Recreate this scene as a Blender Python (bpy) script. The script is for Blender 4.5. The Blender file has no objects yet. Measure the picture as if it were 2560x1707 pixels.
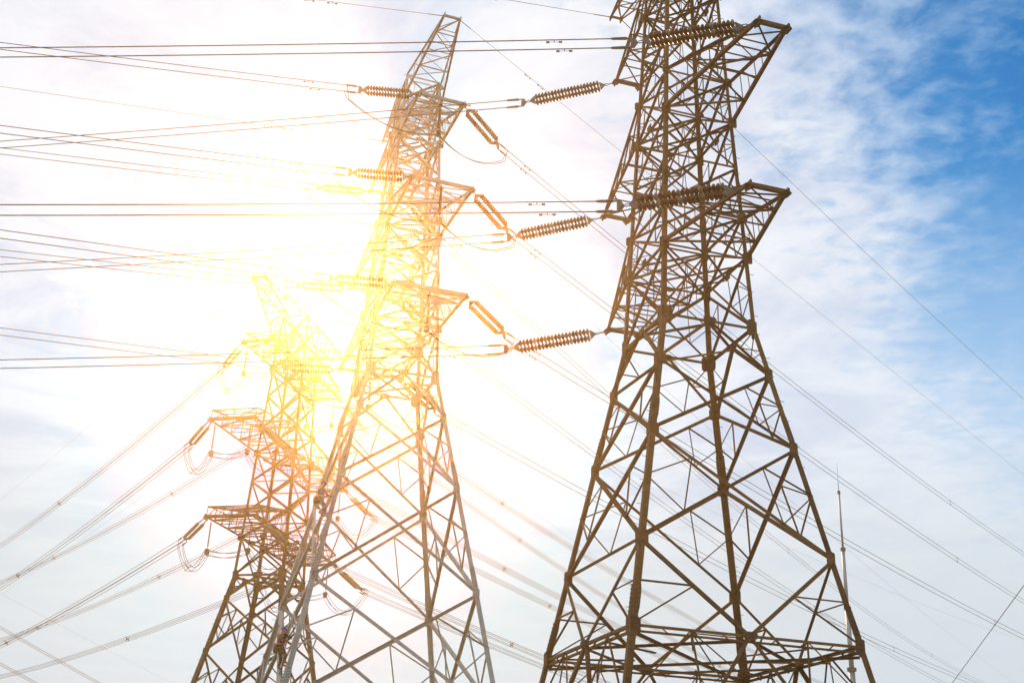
import bpy, bmesh, math, random
from mathutils import Vector, Matrix, Quaternion
random.seed(7)
sc = bpy.context.scene
C = sc.collection
R = math.radians

# ------------------------------------------------------------------ camera
cam_d = bpy.data.cameras.new('camera'); cam = bpy.data.objects.new('camera', cam_d); C.objects.link(cam)
cam_d.sensor_fit = 'HORIZONTAL'; cam_d.sensor_width = 36.0; cam_d.lens = 36.0 * 2982.0 / 2560.0
cam_d.clip_start = 0.1; cam_d.clip_end = 20000.0
CAM = Vector((0, 0, 1.6)); PITCH, ROLL = 0.4130, 0.0430
_cp, _sp, _cr, _sr = math.cos(PITCH), math.sin(PITCH), math.cos(ROLL), math.sin(ROLL)
_f = Vector((0, _cp, _sp)); _u = Vector((0, -_sp, _cp)); _r = Vector((1, 0, 0))
_r2 = _cr * _r + _sr * _u; _u2 = -_sr * _r + _cr * _u
cam.matrix_world = Matrix(((_r2.x, _u2.x, -_f.x, CAM.x), (_r2.y, _u2.y, -_f.y, CAM.y), (_r2.z, _u2.z, -_f.z, CAM.z), (0, 0, 0, 1)))
sc.camera = cam

# ------------------------------------------------------------------ sun, sky, exposure
SUN_AZ, SUN_EL = R(-8.25), R(24.75)
SUN_DIR = Vector((math.sin(SUN_AZ) * math.cos(SUN_EL), math.cos(SUN_AZ) * math.cos(SUN_EL), math.sin(SUN_EL)))
sun_d = bpy.data.lights.new('sun', 'SUN'); sun = bpy.data.objects.new('sun', sun_d); C.objects.link(sun)
sun_d.energy = 5.0; sun_d.angle = R(9.0); sun_d.color = (1.0, 0.67, 0.35)   # veiled by thin cloud
sun.rotation_euler = SUN_DIR.to_track_quat('Z', 'Y').to_euler()
sun.location = (0, 0, 50)

w = bpy.data.worlds.new('World'); sc.world = w; w.use_nodes = True
nt = w.node_tree; nt.nodes.clear()
def N(t, **k):
    n = nt.nodes.new(t)
    for a, b in k.items(): setattr(n, a, b)
    return n
def L(a, b): nt.links.new(a, b)
def M_(op, a, b=None, c=None, clamp=False):
    n = N('ShaderNodeMath', operation=op, use_clamp=clamp)
    for i, v in enumerate((a, b, c)):
        if v is None: continue
        if isinstance(v, (int, float)): n.inputs[i].default_value = v
        else: L(v, n.inputs[i])
    return n.outputs[0]
def VM(op, a, b):
    n = N('ShaderNodeVectorMath', operation=op)
    for i, v in enumerate((a, b)):
        if isinstance(v, (tuple, Vector)): n.inputs[i].default_value = v
        else: L(v, n.inputs[i])
    return n.outputs['Value'] if op == 'DOT_PRODUCT' else n.outputs[0]
def SS(x, lo, hi):
    n = N('ShaderNodeMapRange', interpolation_type='SMOOTHSTEP'); L(x, n.inputs[0])
    n.inputs[1].default_value = lo; n.inputs[2].default_value = hi
    return n.outputs[0]
def MIX(fac, a, b):
    n = N('ShaderNodeMix', data_type='RGBA')
    if isinstance(fac, float): n.inputs[0].default_value = fac
    else: L(fac, n.inputs[0])
    for i, v in ((6, a), (7, b)):
        if isinstance(v, tuple): n.inputs[i].default_value = (*v, 1)
        else: L(v, n.inputs[i])
    return n.outputs[2]
def NOISE(vec, scale, detail, rough=.55, dist=0.0):
    n = N('ShaderNodeTexNoise'); n.inputs['Scale'].default_value = scale; n.inputs['Detail'].default_value = detail
    n.inputs['Roughness'].default_value = rough; n.inputs['Distortion'].default_value = dist
    L(vec, n.inputs['Vector']); return n.outputs[0]
def SCL(col, s):
    n = N('ShaderNodeVectorMath', operation='SCALE'); L(col, n.inputs[0])
    if isinstance(s, (int, float)): n.inputs['Scale'].default_value = s
    else: L(s, n.inputs['Scale'])
    return n.outputs[0]
tc = N('ShaderNodeTexCoord'); DIR = tc.outputs['Generated']
sx = N('ShaderNodeSeparateXYZ'); L(DIR, sx.inputs[0])
sky = N('ShaderNodeTexSky', sky_type='NISHITA', sun_disc=False)
sky.sun_elevation = SUN_EL; sky.sun_rotation = SUN_AZ; sky.air_density = 1.0; sky.dust_density = 0.4; sky.ozone_density = 2.0
hs = N('ShaderNodeHueSaturation'); hs.inputs['Saturation'].default_value = 1.5; hs.inputs['Value'].default_value = 1.0; L(sky.outputs[0], hs.inputs['Color'])
blue = VM('MULTIPLY', hs.outputs[0], (0.0, 1.22, 1.38))
zc = M_('MAXIMUM', sx.outputs[2], 0.06)
px = M_('DIVIDE', sx.outputs[0], zc); py = M_('DIVIDE', sx.outputs[1], zc)
cmb = N('ShaderNodeCombineXYZ'); L(px, cmb.inputs[0]); L(py, cmb.inputs[1]); PL = cmb.outputs[0]
n_big = NOISE(PL, 1.5, 4, .5, .3); n_puff = NOISE(PL, 21.0, 5, .55, .25); n_rip = NOISE(PL, 8.0, 5, .55, .4)
ZD = sx.outputs[2]
cosA = VM('DOT_PRODUCT', DIR, SUN_DIR)
ang = M_('ARCCOSINE', M_('MINIMUM', cosA, 0.99999))
def GAUSS(sig): return M_('EXPONENT', M_('MULTIPLY', M_('POWER', M_('DIVIDE', ang, sig), 2.0), -1.0))
# thin cloud deck: white towards the sun, lavender-grey in its thicker folds, breaking into puffs towards the clear side
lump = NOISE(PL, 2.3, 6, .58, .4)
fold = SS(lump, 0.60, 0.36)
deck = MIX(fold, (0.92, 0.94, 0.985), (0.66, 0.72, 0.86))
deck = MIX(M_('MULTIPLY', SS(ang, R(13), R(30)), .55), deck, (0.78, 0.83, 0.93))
g = M_('SUBTRACT', M_('MULTIPLY', px, 0.8), M_('MULTIPLY', M_('MAXIMUM', M_('SUBTRACT', py, 1.5), -0.35), 0.45))  # deck held white overhead and behind the camera, added to brighten steel fronts
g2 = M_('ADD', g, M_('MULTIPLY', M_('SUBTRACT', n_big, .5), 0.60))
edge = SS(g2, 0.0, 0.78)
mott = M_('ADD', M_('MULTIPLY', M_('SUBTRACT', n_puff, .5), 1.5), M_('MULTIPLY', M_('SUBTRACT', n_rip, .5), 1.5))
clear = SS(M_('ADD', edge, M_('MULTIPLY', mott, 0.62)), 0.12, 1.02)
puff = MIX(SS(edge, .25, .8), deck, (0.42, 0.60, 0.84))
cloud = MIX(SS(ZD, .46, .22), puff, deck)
blue_t = SCL(blue, 0.088)
veil = SS(ZD, 0.56, 0.27)
blue_t = MIX(M_('MULTIPLY', veil, .92), blue_t, (0.55, 0.715, 0.905))
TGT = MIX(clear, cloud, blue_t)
TGT = MIX(M_('MULTIPLY', SS(ZD, 0.36, 0.17), .88), TGT, MIX(SS(ang, R(12), R(34)), (0.76, 0.80, 0.80), (0.72, 0.76, 0.79)))
TGT = VM('ADD', TGT, SCL(MIX(0.0, (1.0, .98, .94), (1, 1, 1)), M_('ADD', M_('MULTIPLY', GAUSS(R(9)), .25), M_('MULTIPLY', GAUSS(R(3.0)), 1.0))))
# the sky outside the haze is bluer than what is seen through it: take off what the sunlit haze adds on the way
HG, HS = 0.92, 0.0015
den = M_('POWER', M_('SUBTRACT', 1 + HG * HG, M_('MULTIPLY', cosA, 2 * HG)), 1.5)
tau = M_('DIVIDE', HS * 44.4, M_('MAXIMUM', ZD, .03)); trn = M_('EXPONENT', M_('MULTIPLY', tau, -1.0))
hz = M_('MULTIPLY', M_('SUBTRACT', .95, M_('MULTIPLY', SS(ZD, .34, .56), .42)), M_('MULTIPLY', M_('DIVIDE', 5.0 * .84 * (1 - HG * HG) / (4 * math.pi), den), M_('SUBTRACT', 1.0, trn)))
hzc = N('ShaderNodeCombineXYZ'); hz1 = M_('MINIMUM', M_('MULTIPLY', hz, 1.02), .97)
for _i in range(3): L(hz1, hzc.inputs[_i])
TGT = VM('MAXIMUM', TGT, hzc.outputs[0])
TGT = VM('ADD', TGT, SCL(MIX(0.0, (.0, .105, .10), (0, 0, 0)), SS(hz, .25, .9)))
raw = VM('SUBTRACT', TGT, SCL(MIX(0.0, (1.0, .436, .108), (1, 1, 1)), hz))
raw = VM('MAXIMUM', raw, SCL(TGT, .14))
ch = N('ShaderNodeCombineXYZ')
for _i, _k in enumerate((.15, .45, .72)): L(M_('EXPONENT', M_('MULTIPLY', M_('MINIMUM', tau, 1.0), _k)), ch.inputs[_i])
raw = VM('MULTIPLY', raw, ch.outputs[0])
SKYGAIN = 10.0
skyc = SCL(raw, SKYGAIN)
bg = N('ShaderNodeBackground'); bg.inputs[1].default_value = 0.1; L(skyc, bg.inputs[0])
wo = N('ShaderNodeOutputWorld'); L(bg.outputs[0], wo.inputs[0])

vs = sc.view_settings; vs.view_transform = 'Standard'; vs.look = 'None'; vs.exposure = 0.0; vs.gamma = 1.0; vs.use_curve_mapping = False
sc.render.engine = 'CYCLES'; sc.cycles.use_denoising = True
sc.cycles.max_bounces = 6; sc.cycles.volume_bounces = 0; sc.cycles.sample_clamp_indirect = 4.0

# ------------------------------------------------------------------ materials
def mat(name, c1, c2, rough=.6, metal=0.0, scale=3.0, bump=0.0, spec=.4):
    m = bpy.data.materials.new(name); m.use_nodes = True; t = m.node_tree; b = t.nodes['Principled BSDF']
    geo = t.nodes.new('ShaderNodeNewGeometry'); oi = t.nodes.new('ShaderNodeObjectInfo')
    nz = t.nodes.new('ShaderNodeTexNoise'); nz.inputs['Scale'].default_value = scale; nz.inputs['Detail'].default_value = 6; nz.inputs['Roughness'].default_value = .65
    t.links.new(geo.outputs['Position'], nz.inputs['Vector'])
    mr = t.nodes.new('ShaderNodeMapRange'); mr.inputs[1].default_value = .3; mr.inputs[2].default_value = .7; t.links.new(nz.outputs[0], mr.inputs[0])
    ad = t.nodes.new('ShaderNodeMath'); ad.operation = 'MULTIPLY_ADD'; ad.inputs[1].default_value = .5; ad.use_clamp = True
    t.links.new(oi.outputs['Random'], ad.inputs[0])
    hf = t.nodes.new('ShaderNodeMath'); hf.operation = 'MULTIPLY'; hf.inputs[1].default_value = .5; t.links.new(mr.outputs[0], hf.inputs[0]); t.links.new(hf.outputs[0], ad.inputs[2])
    mx = t.nodes.new('ShaderNodeMix'); mx.data_type = 'RGBA'; mx.inputs[6].default_value = (*c1, 1); mx.inputs[7].default_value = (*c2, 1)
    t.links.new(ad.outputs[0], mx.inputs[0]); t.links.new(mx.outputs[2], b.inputs['Base Color'])
    b.inputs['Roughness'].default_value = rough; b.inputs['Metallic'].default_value = metal; b.inputs['Specular IOR Level'].default_value = spec
    if bump:
        bp = t.nodes.new('ShaderNodeBump'); bp.inputs['Strength'].default_value = bump; bp.inputs['Distance'].default_value = .02
        t.links.new(nz.outputs[0], bp.inputs['Height']); t.links.new(bp.outputs[0], b.inputs['Normal'])
    return m
STEEL_R = mat('weathered_glow_steel', (.062, .027, .007), (.29, .155, .055), .75, 0, spec=.15)  # weathered brown, with backlit shade and amber glow also put into the colour
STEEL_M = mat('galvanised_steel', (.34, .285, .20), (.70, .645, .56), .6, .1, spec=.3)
STEEL_L = mat('glow_browned_steel', (.15, .078, .018), (.25, .15, .055), .75, 0, spec=.15)  # amber glow on the lower legs is put into this brown base
BOLT = mat('bolt_steel', (.06, .05, .04), (.12, .10, .08), .6, .4)
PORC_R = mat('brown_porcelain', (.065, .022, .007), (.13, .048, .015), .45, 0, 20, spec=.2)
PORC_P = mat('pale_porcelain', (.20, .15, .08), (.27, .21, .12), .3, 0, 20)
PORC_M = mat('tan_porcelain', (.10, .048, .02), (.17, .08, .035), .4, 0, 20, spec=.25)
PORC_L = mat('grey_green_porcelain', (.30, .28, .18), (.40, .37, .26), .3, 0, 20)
HARD = mat('hardware_steel', (.12, .10, .08), (.22, .19, .15), .55, .4)
WIRE = mat('weathered_aluminium', (.07, .052, .038), (.11, .085, .065), .6, .3)
MASTM = mat('mast_steel', (.38, .39, .40), (.50, .51, .52), .5, .3)
CONC = mat('concrete', (.28, .27, .25), (.40, .39, .36), .9, 0, 4, .3)

# ------------------------------------------------------------------ helpers
def tag(o, label=None, cat=None, group=None, kind=None):
    if label: o['label'] = label
    if cat: o['category'] = cat
    if group: o['group'] = group
    if kind: o['kind'] = kind
    return o
def empty(name, loc, rz=0.0):
    o = bpy.data.objects.new(name, None); C.objects.link(o); o.location = loc; o.rotation_euler = (0, 0, rz); o.empty_display_size = .3
    return o
class MB:
    def __init__(s): s.v = []; s.f = []
    def add(s, vs, fs):
        k = len(s.v); s.v += [tuple(x) for x in vs]; s.f += [tuple(i + k for i in q) for q in fs]
    def tube(s, pts, r, n=6, caps=True):
        pts = [Vector(p) for p in pts]; vs = []; fs = []
        rr = r if isinstance(r, (list, tuple)) else [r] * len(pts)
        prev = None
        for i, p in enumerate(pts):
            d = (pts[min(i + 1, len(pts) - 1)] - pts[max(i - 1, 0)]).normalized()
            if prev is None:
                a = Vector((0, 0, 1)) if abs(d.z) < .9 else Vector((1, 0, 0))
                x = d.cross(a).normalized()
            else: x = (prev - d * prev.dot(d)).normalized()
            prev = x; y = d.cross(x)
            for j in range(n):
                t = 2 * math.pi * j / n; vs.append(p + (x * math.cos(t) + y * math.sin(t)) * rr[i])
        for i in range(len(pts) - 1):
            for j in range(n):
                fs.append((i * n + j, i * n + (j + 1) % n, (i + 1) * n + (j + 1) % n, (i + 1) * n + j))
        if caps:
            fs.append(tuple(range(n - 1, -1, -1))); fs.append(tuple(range((len(pts) - 1) * n, len(pts) * n)))
        s.add(vs, fs)
    def box(s, c, ax, ay, az):
        c, ax, ay, az = Vector(c), Vector(ax), Vector(ay), Vector(az)
        vs = [c + ax * i + ay * j + az * k for i in (-1, 1) for j in (-1, 1) for k in (-1, 1)]
        s.add(vs, [(0, 1, 3, 2), (4, 6, 7, 5), (0, 4, 5, 1), (2, 3, 7, 6), (0, 2, 6, 4), (1, 5, 7, 3)])
    def prism(s, poly, n):   # closed flat polygon given thickness n
        k = len(poly); n = Vector(n); poly = [Vector(p) for p in poly]
        s.add([p - n * .5 for p in poly] + [p + n * .5 for p in poly],
              [tuple(range(k - 1, -1, -1)), tuple(range(k, 2 * k))] + [(i, (i + 1) % k, k + (i + 1) % k, k + i) for i in range(k)])
    def mesh(s, name, m, smooth=False):
        me = bpy.data.meshes.new(name); me.from_pydata(s.v, [], s.f); me.update()
        if m: me.materials.append(m)
        if smooth: me.polygons.foreach_set('use_smooth', [True] * len(me.polygons))
        return me
    def build(s, name, m, parent=None, smooth=False):
        o = bpy.data.objects.new(name, s.mesh(name, m, smooth)); C.objects.link(o)
        if parent: o.parent = parent
        return o
def put(name, me, parent, mtx):
    o = bpy.data.objects.new(name, me); C.objects.link(o); o.parent = parent; o.matrix_basis = mtx
    return o
def basis(x, y, z, p):
    return Matrix(((x.x, y.x, z.x, p.x), (x.y, y.y, z.y, p.y), (x.z, y.z, z.z, p.z), (0, 0, 0, 1)))

# unit steel angle: corner on the axis, two flanges along +X and +Y, length along +Z
def unit_angle(m, t=.11):
    b = MB(); pl = [(0, 0), (1, 0), (1, t), (t, t), (t, 1), (0, 1)]
    b.add([(x, y, 0) for x, y in pl] + [(x, y, 1) for x, y in pl],
          [(5, 4, 3, 2, 1, 0), (6, 7, 8, 9, 10, 11)] + [(i, (i + 1) % 6, 6 + (i + 1) % 6, 6 + i) for i in range(6)])
    return b.mesh('steel_angle', m)
def unit_plate(m):
    b = MB(); b.prism([(-1, -.7, 0), (-.8, -1, 0), (.6, -1, 0), (1, -.35, 0), (1, .5, 0), (.75, 1, 0), (-.7, 1, 0), (-1, .8, 0)], (0, 0, 1))
    return b.mesh('gusset', m)
def bolt(b, p, n, r=.016, h=.022):
    n = n.normalized(); a = n.orthogonal().normalized(); c = n.cross(a); vs = []
    for k in (0, 1):
        for j in range(6):
            t = j * math.pi / 3; vs.append(p + (a * math.cos(t) + c * math.sin(t)) * r + n * h * k)
    b.add(vs, [(6, 7, 8, 9, 10, 11)] + [(j, (j + 1) % 6, 6 + (j + 1) % 6, 6 + j) for j in range(6)])

SG = {'B': (-1, -1), 'D': (1, -1), 'A': (-1, 1), 'C': (1, 1)}
FACES = [('B', 'D', Vector((0, -1, 0))), ('A', 'C', Vector((0, 1, 0))), ('B', 'A', Vector((-1, 0, 0))), ('D', 'C', Vector((1, 0, 0)))]

class Tower:
    def __init__(s, X, Y, yaw, zW, w0, slope, su, material, big):
        s.root = empty('pylon', (X, Y, 0), yaw); s.zW, s.w0, s.sl, s.su = zW, w0, slope, su
        s.m = material; s.ang = unit_angle(material); s.pl = unit_plate(material)
        s.bolts = MB(); s.pegs = MB(); s.big = big; s.cnt = {}
        s.mw = Matrix.Translation((X, Y, 0)) @ Matrix.Rotation(yaw, 4, 'Z')
    def world(s, p): return s.mw @ Vector(p)
    def dirw(s, d): return (s.mw.to_3x3() @ Vector(d))
    def h(s, z): return s.w0 + s.sl * (s.zW - z) if z < s.zW else s.w0 - s.su * (z - s.zW)
    def P(s, c, z, ins=0.0):
        a, b = SG[c]; h = s.h(z) - ins; return Vector((a * h, b * h, z))
    def F(s, c1, c2, t, z): return s.P(c1, z).lerp(s.P(c2, z), t)
    def part(s, name, me, mtx):
        s.cnt[name] = s.cnt.get(name, 0) + 1
        return put(name, me, s.root, mtx)
    def mem(s, name, p, q, wd, n, off=0.0, flip=False, trim=0.0):
        p, q = Vector(p), Vector(q); d = q - p; ln = d.length
        if ln < .05: return
        d /= ln
        if trim: p = p + d * trim; ln -= 2 * trim
        n = Vector(n); n = n - d * n.dot(d)
        if n.length < 1e-4: n = d.orthogonal()
        n.normalize()
        if flip: n = -n
        sd = d.cross(n); wd *= (.68 if name in ('redundant_strut', 'arm_strut') else .80) * random.uniform(.94, 1.06)
        o = p - sd * wd * .5 + n * ((-off if flip else off) + random.uniform(-.006, .006))
        return s.part(name, s.ang, basis(sd * wd, -n * wd, d * ln, o))
    def leg(s, c, z0, z1, wd):
        wd *= .80
        a, b = SG[c]; p, q = s.P(c, z0), s.P(c, z1); d = q - p; ln = d.length; d /= ln
        x = Vector((-a, 0, 0)); x = (x - d * x.dot(d)).normalized(); y = d.cross(x)
        if y.dot(Vector((0, -b, 0))) < 0: x, y = -y, x     # keep right-handed with both flanges inward
        x, y = (x, y) if y.dot(Vector((-a, -b, 0))) > 0 else (x, -y)
        y = d.cross(x)
        if Vector((-a, -b, 0)).dot(x) < 0 or Vector((-a, -b, 0)).dot(y) < 0:
            x, y = y, -x
        return s.part('leg', s.ang, basis(x * wd, y * wd, d * ln, p))
    def plate(s, p, n, along, r1, r2, nb=4, name='gusset_plate', off=0.0):
        n = Vector(n).normalized(); al = Vector(along); al = (al - n * al.dot(n)).normalized(); sd = n.cross(al)
        p = Vector(p) + n * off
        s.part(name, s.pl, basis(al * r1, sd * r2, n * .016, p))
        for i in range(nb):
            for j in range(2):
                q = p + al * r1 * (-.75 + 1.5 * i / max(nb - 1, 1)) + sd * r2 * (-.4 + .8 * j)
                bolt(s.bolts, q + n * .009, n, s.big * .016 + .006)
    def splice(s, c, z, ln, wd):
        wd *= .80
        a, b = SG[c]; p, q = s.P(c, z - ln / 2), s.P(c, z + ln / 2); d = (q - p).normalized()
        for nrm, inw in ((Vector((a, 0, 0)), Vector((0, -b, 0))), (Vector((0, b, 0)), Vector((-a, 0, 0)))):
            n = (nrm - d * nrm.dot(d)).normalized(); sd = (inw - d * inw.dot(d)).normalized()
            ctr = (p + q) / 2 + sd * wd * .52 + n * .014
            sdx = sd if sd.cross(d).dot(n) > 0 else -sd
            s.part('splice_plate', s.pl, basis(sdx * wd * .5, d * ln * .5, n * .02, ctr))
            k = int(ln / .13)
            for i in range(k):
                for j in (0, 1):
                    bolt(s.bolts, ctr + d * (ln * (-.45 + .9 * i / (k - 1)) + (.03 if j else 0)) + sd * wd * (-.22 + .44 * j) + n * .011, n, .021, .03)
    def step(s, c, z0, z1, every=.42):
        a, b = SG[c]; z = z0; k = 0
        while z < z1:
            p = s.P(c, z); out = Vector((a, 0, 0)) if k % 2 else Vector((0, b, 0)); inn = Vector((0, -b, 0)) if k % 2 else Vector((-a, 0, 0))
            q = p + inn * .05
            s.pegs.tube([q, q + out * .17, q + out * .17 + Vector((0, 0, .02))], .010, 5)
            z += every; k += 1
    def hbeam(s, z, wd, mids=False, dbl=False, name='crossbeam'):
        for c1, c2, n in FACES:
            p, q = s.P(c1, z), s.P(c2, z)
            s.mem(name, p, q, wd, n, -.05, trim=.05)
            if dbl: s.mem(name, p - Vector((0, 0, .16)), q - Vector((0, 0, .16)), wd * .8, n, -.09, trim=.05)
            if mids: s.plate((p + q) / 2, n, q - p, wd * 1.9, wd * 1.05, 4, off=.03)
    def plan(s, z, wd, diamond=True, cross=False, off=-.10):
        up = Vector((0, 0, 1))
        if diamond:
            ms = [s.F('B', 'D', .5, z), s.F('D', 'C', .5, z), s.F('C', 'A', .5, z), s.F('A', 'B', .5, z)]
            for i in range(4): s.mem('plan_brace', ms[i], ms[(i + 1) % 4], wd, up, off, trim=.08)
        if cross:
            s.mem('plan_brace', s.P('B', z), s.P('C', z), wd, up, off - .05, trim=.15)
            s.mem('plan_brace', s.P('A', z), s.P('D', z), wd, up, off - .05 - wd, trim=.15)
    def X(s, zt, zb, wd, rd=0.0, faces=FACES, gus=0.0):
        for c1, c2, n in faces:
            for k, (a, b) in enumerate(((c1, c2), (c2, c1))):
                s.mem('diagonal_brace', s.P(a, zt), s.P(b, zb), wd, n, -.03 - k * .5 * wd, flip=(k == 1), trim=.08)
            # crossing height: widths wt, wb -> intersection
            wt, wb = s.h(zt), s.h(zb); f = wt / (wt + wb)
            ctr = (s.F(c1, c2, .5, zt)).lerp(s.F(c1, c2, .5, zb), f)
            if gus: s.plate(ctr, n, Vector((0, 0, 1)), gus, gus * .7, 2, off=.0)
            if rd:
                for a, b in ((c1, c2), (c2, c1)):
                    top = s.P(a, zt).lerp(ctr, .52); bot = s.P(a, zb).lerp(ctr, .48); lg = s.P(a, zt + (zb - zt) * f)
                    s.mem('redundant_strut', lg, top, rd, n, -.02, flip=True)
                    s.mem('redundant_strut', lg, bot, rd, n, -.02)
                    s.mem('redundant_strut', top, bot, rd, n, -.05, flip=True)
    def K(s, zt, zb, wd, rd=0.0, up=True, faces=FACES):
        # up: apex at the middle of the upper beam, feet on the legs below; else reversed
        for c1, c2, n in faces:
            za, zl = (zt, zb) if up else (zb, zt)
            ap = s.F(c1, c2, .5, za)
            for k, c in enumerate((c1, c2)):
                s.mem('diagonal_brace', ap, s.P(c, zl), wd, n, -.03, flip=(k == 1), trim=.08)
                if rd:
                    mid = ap.lerp(s.P(c, zl), .5); lm = s.P(c, (zt + zb) / 2)
                    s.mem('redundant_strut', mid, lm, rd, n, -.02); s.mem('redundant_strut', mid, s.P(c, za), rd, n, -.05, flip=True)
    def arm(s, sgn, zb, zt, reach, t, n, wd, rd, tipz=.06, box=0.0):
        hb, ht = s.h(zb), s.h(zt)
        Bp = [Vector((k * hb, sgn * hb, zb)) for k in (-1, 1)]; Tp = [Vector((k * ht, sgn * ht, zt)) for k in (-1, 1)]
        Eb = [Vector((k * t, sgn * reach, zb)) for k in (-1, 1)]; Et = [Vector((k * t, sgn * (reach - .05), zb + tipz + box)) for k in (-1, 1)]
        up = Vector((0, 0, 1)); out = Vector((0, sgn, 0))
        for k in (0, 1):
            sd = Vector((-1 if k == 0 else 1, 0, 0))
            s.mem('arm_chord', Bp[k], Eb[k], wd, -up, .0, flip=False)
            s.mem('arm_chord', Tp[k], Et[k], wd * .85, up, .02)
            s.plate(Eb[k] + out * .03, sd, out, wd * 1.5, wd * 1.0, 3)
            s.plate(Eb[k], -up, out, wd * 1.4, wd * 1.0, 0, off=.02)
            s.plate(Bp[k], -Vector((0, -sgn, 0)), up, wd * 1.5, wd * 1.0, 4, off=.03)
            s.plate(Tp[k], -Vector((0, -sgn, 0)), up, wd * 1.3, wd * .9, 3, off=.03)
        s.mem('arm_beam', Eb[0], Eb[1], wd * 1.15, -up, .01); s.mem('arm_beam', Eb[0] + up * .02 - out * .02, Eb[1] + up * .02 - out * .02, wd, -out, .0)
        if box:
            s.mem('arm_beam', Et[0], Et[1], rd, up)
            for k in (0, 1): s.mem('arm_strut', Eb[k], Et[k], rd, out)
            m_ = (Et[0] + Et[1]) / 2; mb = (Eb[0] + Eb[1]) / 2
            for k in (0, 1): s.mem('arm_brace', Et[k], mb, rd * .9, out)
            s.mem('arm_strut', m_, mb, rd * .8, out)
        for i in range(n):
            f0, f1 = i / n, (i + 1) / n
            b0 = [Bp[k].lerp(Eb[k], f0) for k in (0, 1)]; b1 = [Bp[k].lerp(Eb[k], f1) for k in (0, 1)]
            t0 = [Tp[k].lerp(Et[k], f0) for k in (0, 1)]; t1 = [Tp[k].lerp(Et[k], f1) for k in (0, 1)]
            e = i % 2
            # underside: zigzag diagonals and struts
            s.mem('arm_brace', b0[e], b1[1 - e], rd * 1.25, -up, -.03)
            if i < n - 1:
                s.mem('arm_strut', b1[0], b1[1], rd, -up, -.06); s.mem('arm_strut', t1[0], t1[1], rd * .9, up, -.03)
            s.mem('arm_brace', t0[1 - e], t1[e], rd * .9, up, -.06)
            for k in (0, 1):
                sd = Vector((-1 if k == 0 else 1, 0, 0))
                s.mem('arm_brace', t0[k], b1[k], rd * 1.05, sd, -.02)
                if i < n - 1: s.mem('arm_strut', b1[k], t1[k], rd * .85, sd, -.05)
                if n <= 4 and i < n - 1: s.mem('arm_strut', b0[k].lerp(b1[k], .5), t0[k].lerp(b1[k], .5), rd * .7, sd, -.05)
    def peak(s, sgn, zb, zt, ztip, reach, t, n, wd, rd):
        hb, ht = s.h(zb), s.h(zt)
        Bp = [Vector((k * hb, sgn * hb, zb)) for k in (-1, 1)]; Tp = [Vector((k * ht, sgn * ht, zt)) for k in (-1, 1)]
        E = [Vector((k * t, sgn * reach, ztip)) for k in (-1, 1)]; E2 = [e + Vector((0, 0, .08)) for e in E]
        up = Vector((0, 0, 1)); out = Vector((0, sgn, 0))
        for k in (0, 1):
            s.mem('arm_chord', Bp[k], E[k], wd, -up); s.mem('arm_chord', Tp[k], E2[k], wd * .8, up)
            s.plate(E[k], Vector((-1 if k == 0 else 1, 0, 0)), out, wd * 1.8, wd * 1.4, 2)
        s.mem('arm_beam', E[0], E[1], wd, -up, .01)
        for i in range(n):
            f0, f1 = i / n, (i + 1) / n; e = i % 2
            b0 = [Bp[k].lerp(E[k], f0) for k in (0, 1)]; b1 = [Bp[k].lerp(E[k], f1) for k in (0, 1)]
            t0 = [Tp[k].lerp(E2[k], f0) for k in (0, 1)]; t1 = [Tp[k].lerp(E2[k], f1) for k in (0, 1)]
            s.mem('arm_brace', b0[e], b1[1 - e], rd * 1.2, -up, -.03)
            if i < n - 1: s.mem('arm_strut', b1[0], b1[1], rd, -up, -.05); s.mem('arm_strut', t1[0], t1[1], rd * .8, up, -.03)
            s.mem('arm_brace', t0[e], t1[1 - e], rd * .8, up, -.05)
            for k in (0, 1):
                sd = Vector((-1 if k == 0 else 1, 0, 0))
                s.mem('arm_brace', t0[k], b1[k], rd, sd, -.02)
                if i < n - 1: s.mem('arm_strut', b1[k], t1[k], rd * .8, sd, -.04)
    def legs(s, zs, ws):
        for c in SG:
            for i in range(len(zs) - 1): s.leg(c, zs[i], zs[i + 1], ws[i])
            b = MB(); p = s.P(c, 0); k = .45 * s.w0 / 1.8
            b.add([p + Vector((x * k * q, y * k * q, z)) for z, q in ((-.3, 1.3), (.25, 1.0), (.45, .8)) for x, y in ((-1, -1), (1, -1), (1, 1), (-1, 1))],
                  [(i * 4 + j, i * 4 + (j + 1) % 4, i * 4 + 4 + (j + 1) % 4, i * 4 + 4 + j) for i in (0, 1) for j in range(4)] + [(8, 9, 10, 11)])
            b.build('footing', CONC, s.root)
    def corner_plates(s, z, r, nb=5):
        for c1, c2, n in FACES:
            for c, o in ((c1, c2), (c2, c1)):
                ins = (s.P(o, z) - s.P(c, z)).normalized()
                s.plate(s.P(c, z) + ins * r * .55, n, Vector((0, 0, 1)), r, r * .62, nb, off=.022)
    def done(s):
        if s.bolts.v: tag(s.bolts.build('bolts', BOLT, s.root), kind='stuff')
        if s.pegs.v: tag(s.pegs.build('step_bolts', BOLT, s.root), kind='stuff')

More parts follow.
